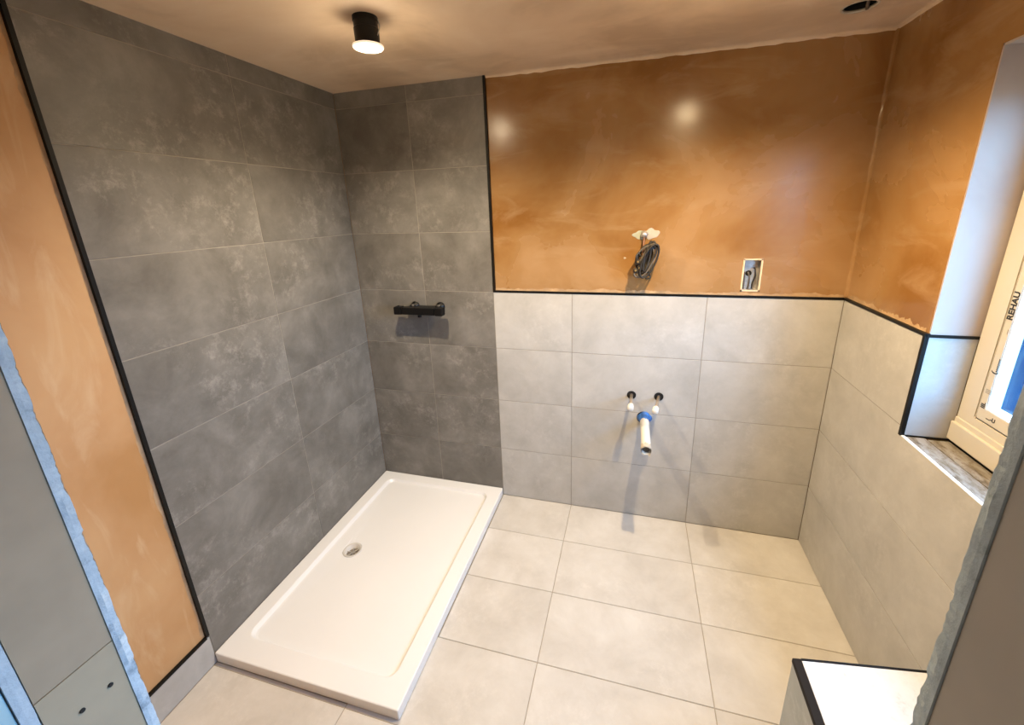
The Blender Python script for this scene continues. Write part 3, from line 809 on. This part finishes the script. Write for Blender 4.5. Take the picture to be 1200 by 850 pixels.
downlight(0.640, -0.655, 'black lit downlight hanging from the ceiling above the shower tray', SHOWER_COL, SHOWER_W)
downlight(1.700, -0.670, 'lit downlight hanging from the ceiling in front of the orange plaster', BASIN_COL, BASIN_W)
co = thing('downlight_cutout', 'empty round downlight hole with white rim near the window wall', 'ceiling hole', (HX, HY, H))
bm = bmesh.new(); lathe(bm, [(HR - 0.0005, H + 0.006), (HR - 0.0005, H + 0.001), (HR + 0.004, H - 0.0005), (HR + 0.003, H - 0.002), (HR - 0.003, H - 0.0015), (HR - 0.003, H + 0.006), (HR - 0.0005, H + 0.006)], 36, (HX, HY, 0))
mesh_obj('rim', bm, 'filler', co, smooth=True)
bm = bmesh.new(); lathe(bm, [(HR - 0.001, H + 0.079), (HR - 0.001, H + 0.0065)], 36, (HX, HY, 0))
mesh_obj('hole_shade', bm, 'dark_hole', co, smooth=True)  # black lining paints the shade inside the hole
bm = bmesh.new(); tube(bm, spline([(HX + 0.012, HY + 0.01, H + 0.08), (HX + 0.018, HY - 0.005, H + 0.02), (HX + 0.026, HY + 0.015, H + 0.004), (HX + 0.03, HY + 0.026, H + 0.001)], 8), 0.005, 8)
mesh_obj('loose_cable', bm, 'cable_grey', co, smooth=True)

hl = thing('added_hall_light', 'added unseen hall light that brightens the door jamb', 'ceiling lamp', (1.15, -2.75, H - 0.06))  # added hall light, out of view, to brighten the right door jamb
bm = bmesh.new(); lathe(bm, [(0.0, H - 0.0005), (0.12, H - 0.0005), (0.12, H - 0.02), (0.11, H - 0.03), (0.0, H - 0.03)], 36, (1.15, -2.75, 0))
mesh_obj('fill_light_base', bm, 'white_plastic', hl, smooth=True)
bm = bmesh.new(); lathe(bm, [(0.105, H - 0.028), (0.10, H - 0.045), (0.06, H - 0.058), (0.0, H - 0.062)], 36, (1.15, -2.75, 0))
mesh_obj('fill_light_shade', bm, emit_mat('hall_fill_glow', (1.0, 0.87, 0.70), 14.0), hl, smooth=True)

# ------------------------------------------------------------------ boxed-in ledge by the door
LX, LY, LZ = 1.889, -1.035, 0.50
def skew_ledge(o):
    M0 = o.location + o.parent.location
    for v in o.data.vertices:
        if v.co.y + M0.y > LY - 0.03: v.co.y += (v.co.x + M0.x - LX) * 0.14
led = thing('boxed_ledge', 'boxed-in ledge with white top and grey tiled side against the window wall', 'ledge', ((LX + WX) / 2, (LY + YD) / 2, 0))
solid('ledge_body', (LX + 0.012, WX - 0.001, YD + 0.001, LY - 0.012, 0.0005, LZ - 0.012), 'grout_grey', led)
solid('tile', (LX, LX + 0.011, YD + 0.001, LY - 0.002, 0.001, LZ - 0.012), 'tile_mid', led, 0.0006)
solid('tile', (LX + 0.001, WX - 0.001, LY - 0.011, LY, 0.001, LZ - 0.004), 'tile_dark', led, 0.0006)
solid('ledge_top', (LX + 0.020, WX - 0.001, YD + 0.001, LY - 0.004, LZ - 0.012, LZ), 'ledge_top', led, 0.001)
solid('edge_trim', (LX - 0.001, LX + 0.0195, YD + 0.001, LY, LZ - 0.0115, LZ + 0.001), 'brown_trim', led, 0.001)
solid('edge_trim', (LX + 0.0195, WX - 0.001, LY - 0.0038, LY + 0.001, LZ - 0.0115, LZ + 0.001), 'black_trim', led)
for o in led.children: skew_ledge(o)
